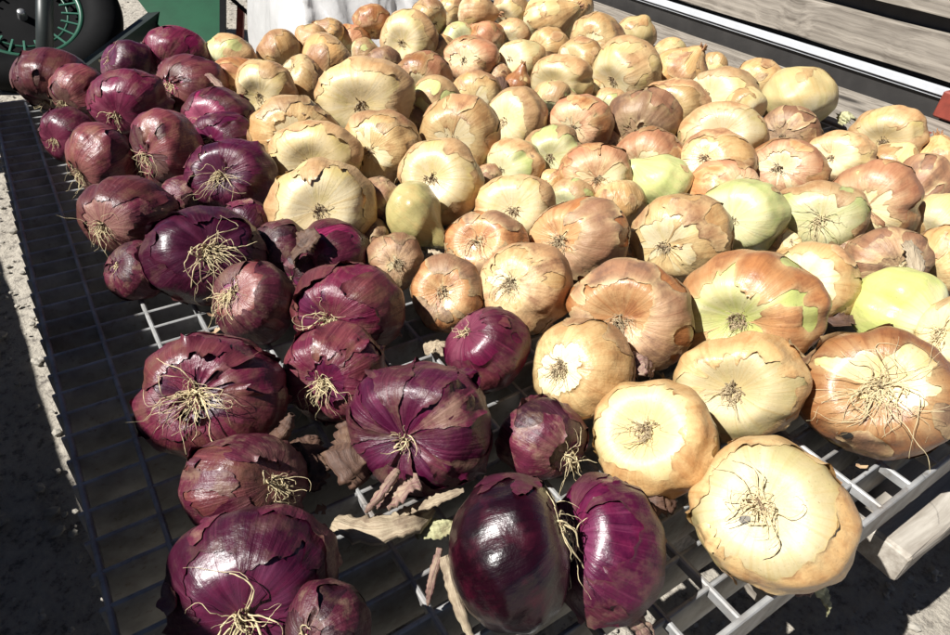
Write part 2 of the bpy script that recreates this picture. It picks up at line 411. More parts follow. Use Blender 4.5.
# tray: tapered trough with a rim; its near side is the green panel in view
ft = [at_t(120, -22, TW * 1.07), at_t(224, -24, TW * 1.07), at_t(222, 62, TW * 1.02), at_t(172, 46, TW * 1.03)]
dep = np.array([.26 * ray(180, 20)[0], .26 * ray(180, 20)[1], .02])
V = [p - base for p in ft] + [p + dep - base for p in ft]
F = [(0, 3, 2, 1), (4, 5, 6, 7), (0, 4, 7, 3), (1, 2, 6, 5), (3, 7, 6, 2)]
bm = bmesh.new(); bv = [bm.verts.new(tuple(v)) for v in V]
for q in F: bm.faces.new([bv[k] for k in q])
bmesh.ops.bevel(bm, geom=list(bm.edges), offset=.006, segments=2, affect='EDGES')
me = bpy.data.meshes.new('tray'); bm.to_mesh(me); bm.free(); cpart('tray', me, M_GREEN)
bar('corner_post', at_t(223, -30, TW * 1.06), at_t(223, 64, TW * 1.01), .011, M_TYRE, square=True)

rp = empty('red_post', tuple(at_z(240, 48, GROUND)))
tag(rp, 'thin red post with dark strut between the green tray and the white sheet', 'post')
o0 = np.array(rp.location)
bar('post', at_z(239, 66, GROUND), at_t(241, 8, 2.05), .014, M_RED, rp, o0, True)
bar('strut', at_t(226, -6, 2.02), at_t(262, 26, 1.98), .006, M_TYRE, rp, o0, True)

# ------------------------------------------------------------------ white sheet behind the yellow onions
def sheet():
    m, nt, b = new_mat('white_plastic_sheet')
    tc = N(nt, 'ShaderNodeTexCoord'); n1 = noise_node(nt, tc.outputs['Object'], 22, 6, .65)
    c = mixc(nt, ramp(nt, n1, .3, .7), (.80, .79, .78), (.70, .69, .68))
    nt.links.new(c, b.inputs['Base Color']); b.inputs['Roughness'].default_value = .3
    tr = N(nt, 'ShaderNodeBsdfTranslucent'); nt.links.new(c, tr.inputs[0]); mx = N(nt, 'ShaderNodeMixShader'); mx.inputs[0].default_value = .4
    nt.links.new(b.outputs[0], mx.inputs[1]); nt.links.new(tr.outputs[0], mx.inputs[2]); nt.links.new(mx.outputs[0], nt.nodes['Material Output'].inputs[0])
    bp = N(nt, 'ShaderNodeBump'); bp.inputs['Strength'].default_value = .5; bp.inputs['Distance'].default_value = .006
    nt.links.new(n1, bp.inputs['Height']); nt.links.new(bp.outputs[0], b.inputs['Normal'])
    return m
nu, nv = 90, 60
U, Vv = np.meshgrid(np.linspace(0, 1, nu), np.linspace(0, 1, nv), indexing='ij')
x = .47 + .62 * U + .06 * Vv
fold = .050 * noise(np.stack([U * 11, Vv * 2, U * 0], -1)) + .012 * np.abs(noise(np.stack([U * 14 + Vv * 9, Vv * 12 - U * 5, U * 0 + 7], -1))) * 2 + .022 * noise(np.stack([U * 26, Vv * 5 + U * 6, U * 0 + 3], -1))
y = 1.37 + .5 * Vv ** 1.3 + fold
z = GROUND + .02 + (.24 + .16) * np.sin(np.clip(Vv * 1.7, 0, 1.57)) ** .8 * (np.clip(U * 9, 0, 1) * np.clip((1 - U) * 6, 0, 1)) ** .5 + fold * .7
Pw = np.stack([x, y, z], -1); o0 = np.array([.75, 1.5, GROUND])
I = np.arange(nu * nv).reshape(nu, nv)
f = np.stack([I[:-1, :-1], I[1:, :-1], I[1:, 1:], I[:-1, 1:]], -1).reshape(-1, 4)
o = link('plastic_sheet', mesh('plastic_sheet', (Pw - o0).reshape(-1, 3), f), sheet(), None, tuple(o0))
tag(o, 'crumpled white plastic sheet heaped behind the yellow onions', 'sheet')

# onion table: kind, photo centre x y, width, height, root end, preset, roots, root length, label
# kind,cx,cy,w,h,root px,preset,n roots,root length,label
T=[
('r',55,80,68,54,(40,104),'brownred',5,.4,'dull red onion farthest left of all, below the cart wheel'),
('r',82,93,52,50,(62,104),'brownred',14,.5,'shaggy red onion tucked right behind the leftmost dull red one'),
('r',129,66,48,44,(106,58),'purple',4,.9,'small dark red onion beside the grey cart bar'),
('r',178,53,60,46,(158,70),'magenta',3,.3,'shiny red onion directly below the green cart tray'),
('r',131,105,72,62,(112,118),'magenta',10,.4,'red onion with torn bright pink root end in the back cluster'),
('r',192,88,64,58,(166,84),'brownred',14,.5,'red onion with wrinkled brown skin below the shiny one by the green tray'),
('r',70,135,48,50,(52,142),'magenta',12,.4,'small pinkish red onion on the far left edge of the pile'),
('r',103,160,58,66,(78,176),'brownred',16,.6,'red onion with pale roots hanging over the shaded grating, far left'),
('r',168,152,66,76,(143,158),'brownred',16,.6,'tall red onion with brown veined skin and curly roots on its left'),
('r',220,115,66,48,(200,121),'magenta',14,.4,'glossy red onion wedged beside the backmost tan onions'),
('r',226,138,58,46,(205,142),'purple',10,.4,'dark purple onion half hidden under the glossy red one'),
('r',232,178,82,70,(219,174),'purple',16,.7,'round purple onion left of the big cream onion, roots spread out'),
('r',250,224,44,46,(236,246),'purple',2,.3,'small smooth purple onion between two large purple ones'),
('r',130,217,84,74,(101,228),'brownred',20,.6,'striped brownish red onion overhanging the shaded grating'),
('r',136,270,52,54,(114,262),'dull',4,.3,'small dull purple onion in shade at the pile edge'),
('r',205,255,108,90,(211,246),'purple',24,.9,'large purple onion with white roots facing up, skin torn like a collar'),
('r',256,303,78,80,(231,292),'copperred',26,.8,'coppery red onion with a matted tuft of roots on its left'),
('r',335,252,66,62,(304,262),'magenta',6,.5,'red onion leaning on the big cream onion, dark brown skin peeling off'),
('r',348,303,108,78,(322,324),'redskin',16,.7,'wide squat red onion with pink sheen in the middle of the reds'),
('r',338,372,102,98,(317,388),'redskin',18,.6,'red onion with split papery skin and looped roots, left of the biggest purple'),
('r',212,397,138,126,(187,397),'redskin',30,.7,'large red onion with ragged brown rim beside the bare left grating'),
('r',487,350,84,84,(461,328),'magenta',14,.3,'lone bright magenta onion among the yellow ones'),
('r',420,428,145,134,(392,446),'purple',6,.3,'biggest purple onion with banded skin and dried leaf flaps'),
('r',247,484,122,100,(280,482),'copperred',20,.5,'coppery red onion with dry brown neck, between two larger reds'),
('r',252,588,168,160,(243,624),'purple',12,1.0,'large purple onion in the bottom left corner with long looping roots'),
('r',328,628,84,92,(302,642),'dull',8,.6,'dark purple onion cut by the bottom edge, roots lying over it'),
('r',543,438,92,80,(574,456),'dull',22,.6,'dark red onion with wrinkled skin above the glossy black one'),
('r',509,550,112,152,(566,524),'dark',12,.8,'glossy nearly black onion with a bare shiny side'),
('r',604,546,102,146,(562,532),'purple',26,.8,'purple onion with cracked skin right of the glossy black one'),
('r',235,84,48,46,(252,94),'pink',6,.3,'pale pink onion squeezed between the reds and the yellows'),
# yellow
('y',232,58,46,42,(214,70),'green',6,.3,'green and yellow onion beside the green cart tray'),
('y',267,92,56,56,(254,100),'cream',8,.3,'tan and cream onion first of the yellows beside the pink one'),
('y',279,53,40,40,(286,70),'tan',6,.3,'small tan onion in front of the white sheet, left end'),
('y',301,82,42,48,(290,64),'tan',2,.2,'smooth tan onion upright between the left back onions'),
('y',312,44,32,34,(322,52),'cream',4,.2,'small cream onion against the white sheet'),
('y',329,33,28,26,(338,38),'tan',3,.2,'tiny tan onion at the white sheet hem'),
('y',330,66,48,56,(350,44),'tan',2,.2,'elongated golden tan onion leaning right, behind the large cream one'),
('y',353,43,34,32,(342,50),'pink',5,.3,'reddish tan onion with loose skin behind the elongated one'),
('y',372,22,36,30,(372,34),'pink',3,.2,'reddish green onion topmost against the white sheet'),
('y',367,55,28,30,(356,60),'green',5,.2,'small lime green onion in a gap of the back row'),
('y',409,40,54,52,(398,44),'cream',8,.2,'cream onion with orange cap in the back row by the sheet'),
('y',428,18,34,36,(438,24),'tan',3,.2,'slim tan onion behind the orange capped one'),
('y',365,98,92,72,(356,108),'cream',12,.2,'large cream onion with brown patch in the back left yellows'),
('y',383,66,36,34,(392,76),'brown',2,.2,'small brown onion peeping over the large cream one'),
('y',423,80,56,50,(414,92),'pink',10,.3,'orange pink onion with torn root end in the back rows'),
('y',294,130,84,60,(294,138),'tan',12,.2,'tan onion with brown patches touching the purple onions at the back'),
('y',317,157,84,64,(304,168),'cream',12,.2,'cream onion right behind the big round cream one'),
('y',383,148,74,68,(366,152),'tan',10,.2,'tan onion with coppery right half, behind the pear shaped one'),
('y',322,206,102,88,(316,211),'cream',18,.18,'big round cream onion with a neat root disc, next to the purples'),
('y',383,208,46,56,(398,194),'brown',12,.5,'small brown onion in the shade of the big round cream one'),
('y',417,215,58,62,(372,178),'olive',0,.2,'smooth olive pear shaped onion with its neck pointing right'),
('y',395,262,52,54,(396,264),'brown',34,.45,'small round brown onion with a pale nest of roots, half shaded'),
('y',441,182,80,78,(426,176),'cream',12,.25,'cream onion with orange lower side, behind the pear shaped one'),
('y',437,104,48,50,(424,122),'green',3,.2,'upright green streaked onion in the back middle'),
('y',460,138,74,76,(449,142),'tan',12,.25,'tan onion with loose brown skin folded over its right side'),
('y',516,121,58,60,(497,122),'cream',8,.3,'shiny cream onion in the middle back rows, root to the left'),
('y',477,97,48,46,(474,102),'tan',18,.3,'onion with brown cap and straw roots in the back middle'),
('y',472,61,52,44,(460,60),'pink',6,.2,'cream onion with pinkish right half in the back rows'),
('y',458,39,32,30,(464,38),'green',8,.3,'small greenish onion with dark root spot at the back'),
('y',479,14,38,34,(464,20),'cream',3,.2,'cream onion at the top edge right of the sheet'),
('y',487,40,32,32,(502,52),'pink',3,.2,'small pinkish brown onion at the back centre'),
('y',512,11,36,32,(502,20),'cream',3,.2,'cream onion at the top edge, second from the sheet'),
('y',512,37,36,32,(506,42),'cream',5,.2,'pale onion with faint root below the top edge'),
('y',521,63,46,40,(506,60),'pale',3,.2,'pale smooth onion above the tiny brown capped one'),
('y',518,80,28,30,(514,100),'shallot',2,.2,'tiny brown capped onion standing neck up'),
('y',551,21,54,44,(545,29),'pale',10,.2,'large pale onion at the top edge near the boards'),
('y',576,12,32,34,(590,22),'tan',2,.2,'tan onion partly behind the large pale one at the top'),
('y',549,48,40,36,(534,48),'tan',12,.3,'straw coloured onion with rooty left end in the back rows'),
('y',580,61,44,42,(566,58),'tan',4,.2,'smooth golden onion left of the skin tufted one'),
('y',598,42,52,50,(588,42),'tan',6,.2,'golden onion with ragged skin tuft on top, near the boards'),
('y',562,82,58,48,(548,86),'cream',6,.2,'cream onion with orange right rim, mid back'),
('y',556,100,42,34,(548,114),'green',8,.25,'pale green onion slice showing above the coppery one'),
('y',580,126,62,56,(570,130),'pink',10,.3,'round coppery onion with yellow patch, mid back'),
('y',553,153,60,52,(547,158),'green',14,.25,'lime topped onion with dark root, in the middle'),
('y',626,72,64,62,(606,84),'cream',6,.2,'big yellowish onion close to the boards, slightly wrinkled'),
('y',636,34,38,32,(630,42),'pale',6,.2,'pale onion nearest the top of the boards'),
('y',611,106,36,32,(600,112),'green',2,.2,'small pale green onion below the big wrinkled one'),
('y',643,122,70,60,(636,136),'brown',10,.2,'yellow onion under a torn red brown cap'),
('y',671,55,32,30,(664,66),'pale',2,.2,'small pale onion resting by the lower board'),
('y',680,72,50,44,(670,78),'tan',5,.2,'tan streaked onion second in line along the boards'),
('y',714,67,24,26,(710,78),'pale',1,.2,'tiny pale onion beside the boards'),
('y',674,108,64,52,(660,112),'tan',6,.2,'white and tan onion with brown right edge'),
('y',722,98,68,54,(700,96),'cream',5,.2,'wide cream onion with brown ridge near the boards'),
('y',745,108,38,38,(760,118),'pale',2,.2,'smooth pale green onion leaning on the wide cream one'),
('y',757,80,46,38,(744,86),'tan',3,.2,'yellow tan onion behind the tall white one'),
('y',798,99,66,56,(816,124),'white',14,.3,'smooth white onion shining by the boards'),
('y',722,134,80,56,(722,133),'cream',14,.15,'broad yellow cream onion with a centred root disc, upper right'),
('y',714,158,74,52,(702,155),'tan',12,.15,'tan and cream onion just below the broad yellow cream one'),
('y',788,132,60,46,(780,138),'brown',20,.15,'brown onion with a dark grey scarred root disc'),
('y',887,135,66,52,(878,144),'cream',12,.2,'yellow onion with spiky skin tuft near the red bolt'),
('y',840,158,58,50,(829,158),'cream',8,.2,'pale yellow onion between the scarred one and the tufted one'),
('y',785,170,74,56,(776,168),'pink',10,.2,'reddish orange onion right below the scarred brown one'),
('y',870,202,82,76,(861,210),'pinkbrown',16,.4,'large pink brown onion with pale lower half, right side'),
('y',924,186,50,58,(910,206),'brown',2,.2,'striped brown onion near the right edge'),
('y',893,165,48,40,(884,180),'pale',2,.2,'pale onion crescent above the large pink brown one'),
('y',940,157,48,40,(946,172),'tan',4,.2,'tan onion below the red bracket'),
('y',942,222,60,52,(928,236),'pale',4,.2,'pale yellow onion at the right edge'),
('y',648,155,64,50,(638,166),'pink',3,.2,'red capped onion behind the smooth green one'),
('y',657,182,64,50,(690,205),'greensmooth',3,.2,'smooth green egg shaped onion in the middle right'),
('y',594,175,70,56,(598,180),'pink',18,.2,'orange brown onion with shaggy root, centre'),
('y',572,198,44,36,(562,206),'green',8,.2,'pale green onion under the orange brown one'),
('y',516,166,54,50,(497,172),'green',5,.25,'greenish cream onion with brown torn edge, centre'),
('y',515,208,78,60,(510,211),'cream',14,.25,'cream and tan onion behind the shiny brown one'),
('y',487,245,78,62,(472,240),'copper',18,.5,'shiny coppery brown onion left of centre'),
('y',578,240,92,78,(550,240),'copper',22,.35,'smooth shiny orange onion with straw roots on its left'),
('y',620,207,48,48,(610,200),'tan',26,.35,'flaky straw covered onion in the very middle'),
('y',680,240,92,84,(660,250),'tan',16,.2,'tan onion with round root and reddish upper skin'),
('y',743,218,80,72,(728,222),'greensmooth',14,.2,'light green onion with a crease, right of centre'),
('y',722,186,68,46,(742,190),'pink',6,.2,'low orange onion squeezed above the creased green one'),
('y',819,218,82,68,(821,222),'green',20,.7,'yellow green onion with long trailing roots'),
('y',812,283,80,76,(800,280),'peel',10,.2,'tan onion with a bare white peeled patch'),
('y',748,311,140,120,(727,326),'greenbrown',34,.16,'very large onion half bare green, half coppery skin'),
('y',628,314,120,108,(617,324),'copper',22,.3,'large coppery onion folded round like a ring'),
('y',583,369,98,98,(556,366),'tan',26,.4,'golden onion with root wisps, right of the lone magenta one'),
('y',526,289,88,84,(506,284),'tansmooth',24,.35,'smooth tan onion behind the lone magenta one'),
('y',447,293,68,72,(439,290),'copper',16,.2,'small striped golden onion left of the smooth tan one'),
('y',740,388,124,108,(727,396),'creamtan',22,.3,'squat cream onion with deep root hollow, directly above the front one'),
('y',873,393,144,128,(884,388),'coppertan',34,.8,'big orange onion with a black spot and masses of roots, front right'),
('y',770,512,155,152,(762,503),'front',26,.5,'front yellow onion overhanging the grating edge, grey dot on it'),
('y',655,438,122,118,(640,424),'creamtan',24,.35,'yellow onion with brown torn flake, behind the cracked purple one'),
('y',896,308,84,80,(935,330),'greenbare',3,.2,'bare lime green onion with a step in its flesh, right side'),
('y',886,262,74,64,(904,272),'brown',14,.5,'crumpled brown onion with dry straw roots above the lime green one'),
('y',946,262,54,66,(930,280),'tan',10,.5,'papery straw onion cut by the right edge'),
('y',952,336,66,78,(936,330),'cream',30,.5,'pale rooty onion cut by the right edge behind the big orange one'),
 ('r',279,251,58,58,(259,240),'dull',3,.2,'dark red onion low in the gap left of the leaning red onion'),
 ('r',184,199,43,43,(198,207),'dull',3,.2,'small dark onion deep between the curly rooted and round purple onions'),
 ('r',302,273,38,38,(289,280),'dull',3,.2,'small dark onion deep behind the wide squat red one'),
 ('y',782,246,34,34,(793,240),'tan',3,.2,'small tan onion low between the creased and the trailing rooted onions'),
 ('y',452,12,29,29,(442,17),'tan',3,.2,'small tan onion at the top edge just right of the sheet'),
 ('y',441,51,28,28,(450,56),'tan',3,.2,'small tan onion low beside the orange capped one'),
 ('y',497,77,25,25,(488,72),'brown',3,.2,'tiny brown onion low left of the brown capped tiny one'),
 ('y',611,144,26,26,(619,149),'brown',3,.2,'tiny brown onion in the gap right of the round coppery one'),
 ('y',549,185,29,29,(539,190),'tan',3,.2,'tiny tan onion low under the lime topped one'),
 ('y',594,92,22,22,(601,88),'tan',3,.2,'tiny tan onion low below the smooth golden one'),
 ('y',412,119,25,25,(403,124),'brown',3,.2,'tiny brown onion low left of the upright green streaked one'),
 ('y',488,180,29,29,(497,185),'brown',3,.2,'tiny brown onion in the gap left of the greenish cream one'),
 ('y',907,229,30,30,(897,223),'tan',3,.2,'tiny tan onion low right of the large pink brown one'),
 ('y',370,237,34,34,(381,243),'brown',3,.2,'small shaded brown onion above the nest rooted one'),
 ('y',845,251,33,33,(834,257),'brown',3,.2,'small brown onion low left of the crumpled brown one'),
 ('y',629,252,34,34,(640,246),'tan',3,.2,'small tan onion low above the ring shaped coppery one'),
]
# centre y, width, height (completed behind neighbours) and distance along the view
BK = [(80.9, 68.0, 55.8, 1.0361),
 (93.0, 52.0, 50.0, 1.0067),
 (66.0, 48.0, 44.0, 1.1353),
 (54.6, 60.0, 49.2, 1.1759),
 (105.0, 72.0, 62.0, 0.9757),
 (88.0, 64.0, 58.0, 1.0495),
 (135.0, 48.0, 50.0, 0.9118),
 (160.0, 58.0, 66.0, 0.8467),
 (152.0, 66.0, 76.0, 0.864),
 (118.1, 66.0, 54.1, 0.9698),
 (138.8, 58.0, 47.6, 0.9241),
 (178.0, 82.0, 70.0, 0.8163),
 (224.0, 44.0, 46.0, 0.7666),
 (217.0, 84.0, 74.0, 0.7327),
 (270.0, 52.0, 54.0, 0.6781),
 (255.0, 108.0, 90.0, 0.6722),
 (303.0, 78.0, 80.0, 0.6319),
 (252.0, 66.0, 62.0, 0.7169),
 (308.3, 108.0, 88.6, 0.6224),
 (372.0, 102.0, 98.0, 0.5574),
 (397.0, 138.0, 126.0, 0.5143),
 (350.0, 84.0, 84.0, 0.598),
 (428.0, 145.0, 134.0, 0.5006),
 (484.0, 122.0, 100.0, 0.4644),
 (588.0, 168.0, 160.0, 0.3949),
 (628.0, 84.0, 92.0, 0.366),
 (438.0, 92.0, 80.0, 0.5223),
 (550.0, 121.6, 152.0, 0.4091),
 (546.0, 116.8, 146.0, 0.4384),
 (84.0, 48.0, 46.0, 1.0992),
 (58.0, 46.0, 42.0, 1.203),
 (92.0, 56.0, 56.0, 1.0645),
 (53.0, 40.0, 40.0, 1.25),
 (82.0, 42.0, 48.0, 1.1289),
 (44.0, 32.0, 34.0, 1.2809),
 (33.0, 28.0, 26.0, 1.3051),
 (66.0, 48.0, 56.0, 1.1844),
 (43.0, 34.0, 32.0, 1.3431),
 (22.0, 36.0, 30.0, 1.3412),
 (55.0, 28.0, 30.0, 1.3013),
 (40.0, 54.0, 52.0, 1.3275),
 (18.0, 34.0, 36.0, 1.404),
 (99.7, 92.0, 75.4, 1.0179),
 (66.0, 36.0, 34.0, 1.2412),
 (80.0, 56.0, 50.0, 1.1564),
 (134.4, 84.0, 68.9, 0.9202),
 (159.4, 84.0, 68.9, 0.8644),
 (148.0, 74.0, 68.0, 0.9118),
 (206.0, 102.0, 88.0, 0.7608),
 (208.0, 46.0, 56.0, 0.808),
 (215.0, 58.0, 62.0, 0.7776),
 (262.0, 52.0, 54.0, 0.718),
 (182.0, 80.0, 78.0, 0.8379),
 (104.0, 48.0, 50.0, 1.0822),
 (138.0, 74.0, 76.0, 0.9463),
 (121.0, 58.0, 60.0, 1.0306),
 (97.0, 48.0, 46.0, 1.1214),
 (61.0, 52.0, 44.0, 1.2637),
 (39.0, 32.0, 30.0, 1.4185),
 (14.0, 38.0, 34.0, 1.466),
 (40.0, 32.0, 32.0, 1.423),
 (11.0, 36.0, 32.0, 1.5086),
 (37.0, 36.0, 32.0, 1.446),
 (63.0, 46.0, 40.0, 1.2853),
 (80.0, 28.0, 30.0, 1.2413),
 (21.1, 54.0, 44.3, 1.5133),
 (12.0, 32.0, 34.0, 1.6097),
 (48.0, 40.0, 36.0, 1.3872),
 (61.0, 44.0, 42.0, 1.3178),
 (42.0, 52.0, 50.0, 1.403),
 (82.0, 58.0, 48.0, 1.1923),
 (100.2, 42.0, 34.4, 1.1471),
 (126.0, 62.0, 56.0, 1.0309),
 (153.0, 60.0, 52.0, 0.9534),
 (72.0, 64.0, 62.0, 1.233),
 (34.0, 38.0, 32.0, 1.5239),
 (106.0, 36.0, 32.0, 1.1538),
 (122.0, 70.0, 60.0, 1.0487),
 (55.0, 32.0, 30.0, 1.4242),
 (72.0, 50.0, 44.0, 1.2924),
 (67.0, 24.0, 26.0, 1.394),
 (108.2, 64.0, 52.5, 1.1154),
 (98.9, 68.0, 55.8, 1.1569),
 (108.0, 38.0, 38.0, 1.0996),
 (80.0, 46.0, 38.0, 1.2965),
 (99.0, 66.0, 56.0, 1.182),
 (138.8, 80.0, 65.6, 1.0042),
 (162.3, 74.0, 60.7, 0.9426),
 (133.6, 60.0, 49.2, 1.0667),
 (136.1, 66.0, 54.1, 1.0748),
 (158.0, 58.0, 50.0, 1.0054),
 (172.3, 74.0, 60.7, 0.9354),
 (202.0, 82.0, 76.0, 0.8675),
 (186.0, 50.0, 58.0, 0.9473),
 (165.0, 48.0, 40.0, 1.0132),
 (157.0, 48.0, 40.0, 1.049),
 (222.0, 60.0, 52.0, 0.8637),
 (156.2, 64.0, 52.5, 0.9615),
 (183.2, 64.0, 52.5, 0.8966),
 (175.7, 70.0, 57.4, 0.8956),
 (198.0, 44.0, 36.1, 0.8655),
 (166.0, 54.0, 50.0, 0.9188),
 (210.0, 78.0, 64.0, 0.8037),
 (246.0, 78.0, 64.0, 0.7387),
 (240.0, 92.0, 78.0, 0.7475),
 (207.0, 48.0, 48.0, 0.8504),
 (240.0, 92.0, 84.0, 0.7581),
 (218.0, 80.0, 72.0, 0.8177),
 (190.9, 68.0, 55.8, 0.8865),
 (218.0, 82.0, 68.0, 0.8305),
 (283.0, 80.0, 76.0, 0.716),
 (311.0, 140.0, 120.0, 0.6359),
 (314.0, 120.0, 108.0, 0.6315),
 (369.0, 98.0, 98.0, 0.5792),
 (289.0, 88.0, 84.0, 0.6704),
 (293.0, 68.0, 72.0, 0.6684),
 (388.0, 124.0, 108.0, 0.564),
 (393.0, 144.0, 128.0, 0.5592),
 (512.0, 155.0, 152.0, 0.4587),
 (438.0, 122.0, 118.0, 0.5149),
 (308.0, 84.0, 80.0, 0.6871),
 (262.0, 74.0, 64.0, 0.766),
 (262.0, 54.0, 66.0, 0.7826),
 (336.0, 66.0, 78.0, 0.6331),
 (251, 58, 58, 0.7195),
 (199, 43, 43, 0.8065),
 (273, 38, 38, 0.7058),
 (246, 34, 34, 0.8167),
 (12, 29, 29, 1.6042),
 (51, 28, 28, 1.3594),
 (77, 25, 25, 1.2617),
 (144, 26, 26, 1.0426),
 (185, 29, 29, 0.9124),
 (92, 22, 22, 1.2362),
 (119, 25, 25, 1.0731),
 (180, 29, 29, 0.9128),
 (229, 30, 30, 0.8756),
 (237, 34, 34, 0.7732),
 (251, 33, 33, 0.8181),
 (252, 34, 34, 0.7833)]

# ------------------------------------------------------------------ onions
YB = dict(spec=.4, rough=.42)
FL = {  # flesh of the bulb: base, root end, dark streak, blotch, rough, coat, blot
 'cream': ((.69, .53, .26), (.76, .66, .43), (.52, .33, .11), (.57, .46, .15), .38, .05, .45),
 'green': ((.52, .52, .22), (.70, .66, .41), (.36, .41, .13), (.60, .46, .22), .38, .1, .4),
 'lime':  ((.50, .53, .17), (.70, .65, .40), (.44, .45, .15), (.60, .52, .24), .34, .15, .4),
 'olive': ((.42, .36, .15), (.48, .42, .19), (.29, .24, .09), (.47, .30, .12), .32, .25, .4),
 'white': ((.69, .55, .27), (.77, .68, .44), (.56, .37, .13), (.60, .52, .22), .48, .0, .5),
 'purple': ((.075, .004, .030), (.30, .07, .16), (.022, .001, .010), (.15, .010, .048), .34, .14, .6),
 'magenta': ((.19, .009, .055), (.42, .12, .18), (.06, .003, .020), (.09, .005, .03), .34, .14, .5),
 'dark': ((.026, .0015, .009), (.10, .010, .03), (.007, .001, .003), (.10, .006, .024), .30, .25, .6),
}
SK = {  # dry outer skin
 'tan': ((.58, .36, .175), (.72, .56, .34), (.40, .22, .09), (.36, .17, .07), .44, .05, .6),
 'gold': ((.61, .39, .175), (.73, .55, .27), (.45, .23, .075), (.40, .18, .065), .34, .12, .55),
 'ochre': ((.47, .255, .12), (.62, .44, .24), (.29, .13, .06), (.23, .10, .05), .44, .03, .7),
 'copper': ((.45, .19, .068), (.60, .39, .19), (.24, .08, .03), (.26, .09, .036), .36, .15, .65),
 'brown': ((.33, .17, .09), (.47, .31, .18), (.21, .09, .05), (.15, .08, .052), .52, 0, .7),
 'pink': ((.50, .245, .125), (.66, .46, .27), (.35, .14, .07), (.38, .14, .07), .44, .03, .6),
 'redskin': ((.150, .014, .042), (.30, .11, .12), (.045, .004, .014), (.19, .085, .065), .40, .05, .7),
 'copperred': ((.19, .045, .050), (.32, .15, .12), (.075, .010, .020), (.23, .105, .065), .36, .10, .65),
 'brownred': ((.130, .018, .038), (.32, .17, .13), (.042, .005, .014), (.25, .14, .10), .46, .02, .95),
 'dullred': ((.050, .009, .019), (.13, .05, .05), (.018, .003, .008), (.12, .062, .042), .45, .03, .85),
 'deep': ((.080, .005, .030), (.24, .08, .11), (.024, .001, .010), (.16, .075, .060), .40, .05, .6),
}
_mats = {}
def omat(tab, key, pre):
    k = pre + key
    if k not in _mats:
        a = tab[key]
        red = key in ('purple', 'magenta', 'dark', 'redskin', 'copperred', 'brownred', 'dullred', 'deep')
        _mats[k] = onion_mat('onion_' + k, a[0], a[1], a[2], a[3], a[4], .5, a[5], .8 if red else .75, a[6], .3 if pre == 'flesh_' else .5, .62 if red else .45, (min(1, a[0][0] * 2.0 + .05), a[0][1] * 2.2 + .03, a[0][2] * 2.0 + .03) if red and key != 'dark' else None, ((a[3][0] * .55, a[3][1] * .5, a[3][2] * .5), (.11, .008, .038) if red else (.68, .52, .26)) if pre == 'skin_' else None, red)
    return _mats[k]
OUTER = {'tan': 'ochre', 'ochre': 'brown', 'gold': 'ochre', 'copper': 'brown', 'brown': 'brown', 'pink': 'copper', 'redskin': 'copperred', 'copperred': 'brownred', 'brownred': 'copperred', 'dullred': 'brownred', 'deep': 'brownred'}
# preset: flesh, skin, coverage 0..1, peel radius at the root, curl, squash, dimple
PRE = {
 'brownred': ('magenta', 'brownred', .86, .35, .04, .9, .06), 'purple': ('purple', 'deep', .52, .55, .05, .86, .12),
 'magenta': ('magenta', 'redskin', .48, .55, .04, .9, .08), 'redskin': ('purple', 'redskin', .74, .45, .06, .82, .14),
 'copperred': ('purple', 'copperred', .84, .4, .05, .9, .08), 'dull': ('purple', 'dullred', .8, .4, .05, .9, .08),
 'dark': ('dark', 'dullred', .10, .2, .03, 1.0, .05), 'pink': ('cream', 'pink', .74, .5, .04, .88, .10),
 'green': ('green', 'tan', .40, .6, .04, .85, .12), 'cream': ('cream', 'tan', .50, .75, .03, .82, .15),
 'tan': ('cream', 'gold', .78, .55, .035, .86, .10), 'brown': ('cream', 'brown', .88, .35, .05, .88, .08),
 'olive': ('olive', 'tan', .02, 1, .02, .98, .02), 'shallot': ('cream', 'copper', .6, .9, .03, 1.0, .03),
 'pale': ('white', 'gold', .28, .8, .03, .86, .10), 'white': ('white', 'gold', .10, 1.0, .02, .95, .08),
 'pinkbrown': ('cream', 'pink', .74, .8, .04, .86, .10), 'greensmooth': ('green', 'tan', .16, .8, .03, .88, .12),
 'copper': ('cream', 'copper', .93, .35, .03, .84, .14), 'peel': ('white', 'gold', .60, .8, .05, .86, .12),
 'greenbrown': ('lime', 'copper', .44, .3, .05, .8, .22), 'tansmooth': ('cream', 'gold', .95, .35, .02, .9, .08),
 'creamtan': ('white', 'gold', .55, .8, .04, .76, .20), 'coppertan': ('cream', 'copper', .66, .45, .05, .80, .16),
 'front': ('white', 'gold', .55, .85, .05, .84, .11), 'greenbare': ('lime', 'brown', .0, .6, .04, .95, .05),
}
M_ROOT = simple_mat('root_straw', (.68, .56, .33), .8, .25, 6, bump=.1)
M_ROOTY = simple_mat('root_dry', (.52, .41, .25), .85, .4, 6, bump=.1)
M_ROOTD = simple_mat('root_brown', (.27, .18, .105), .85, .4, 6, bump=.1)
M_SPOT = simple_mat('rot_spot', (.03, .025, .02), .8, .4, 3)
M_SPOTG = simple_mat('grey_spot', (.20, .18, .15), .8, .2, 3)

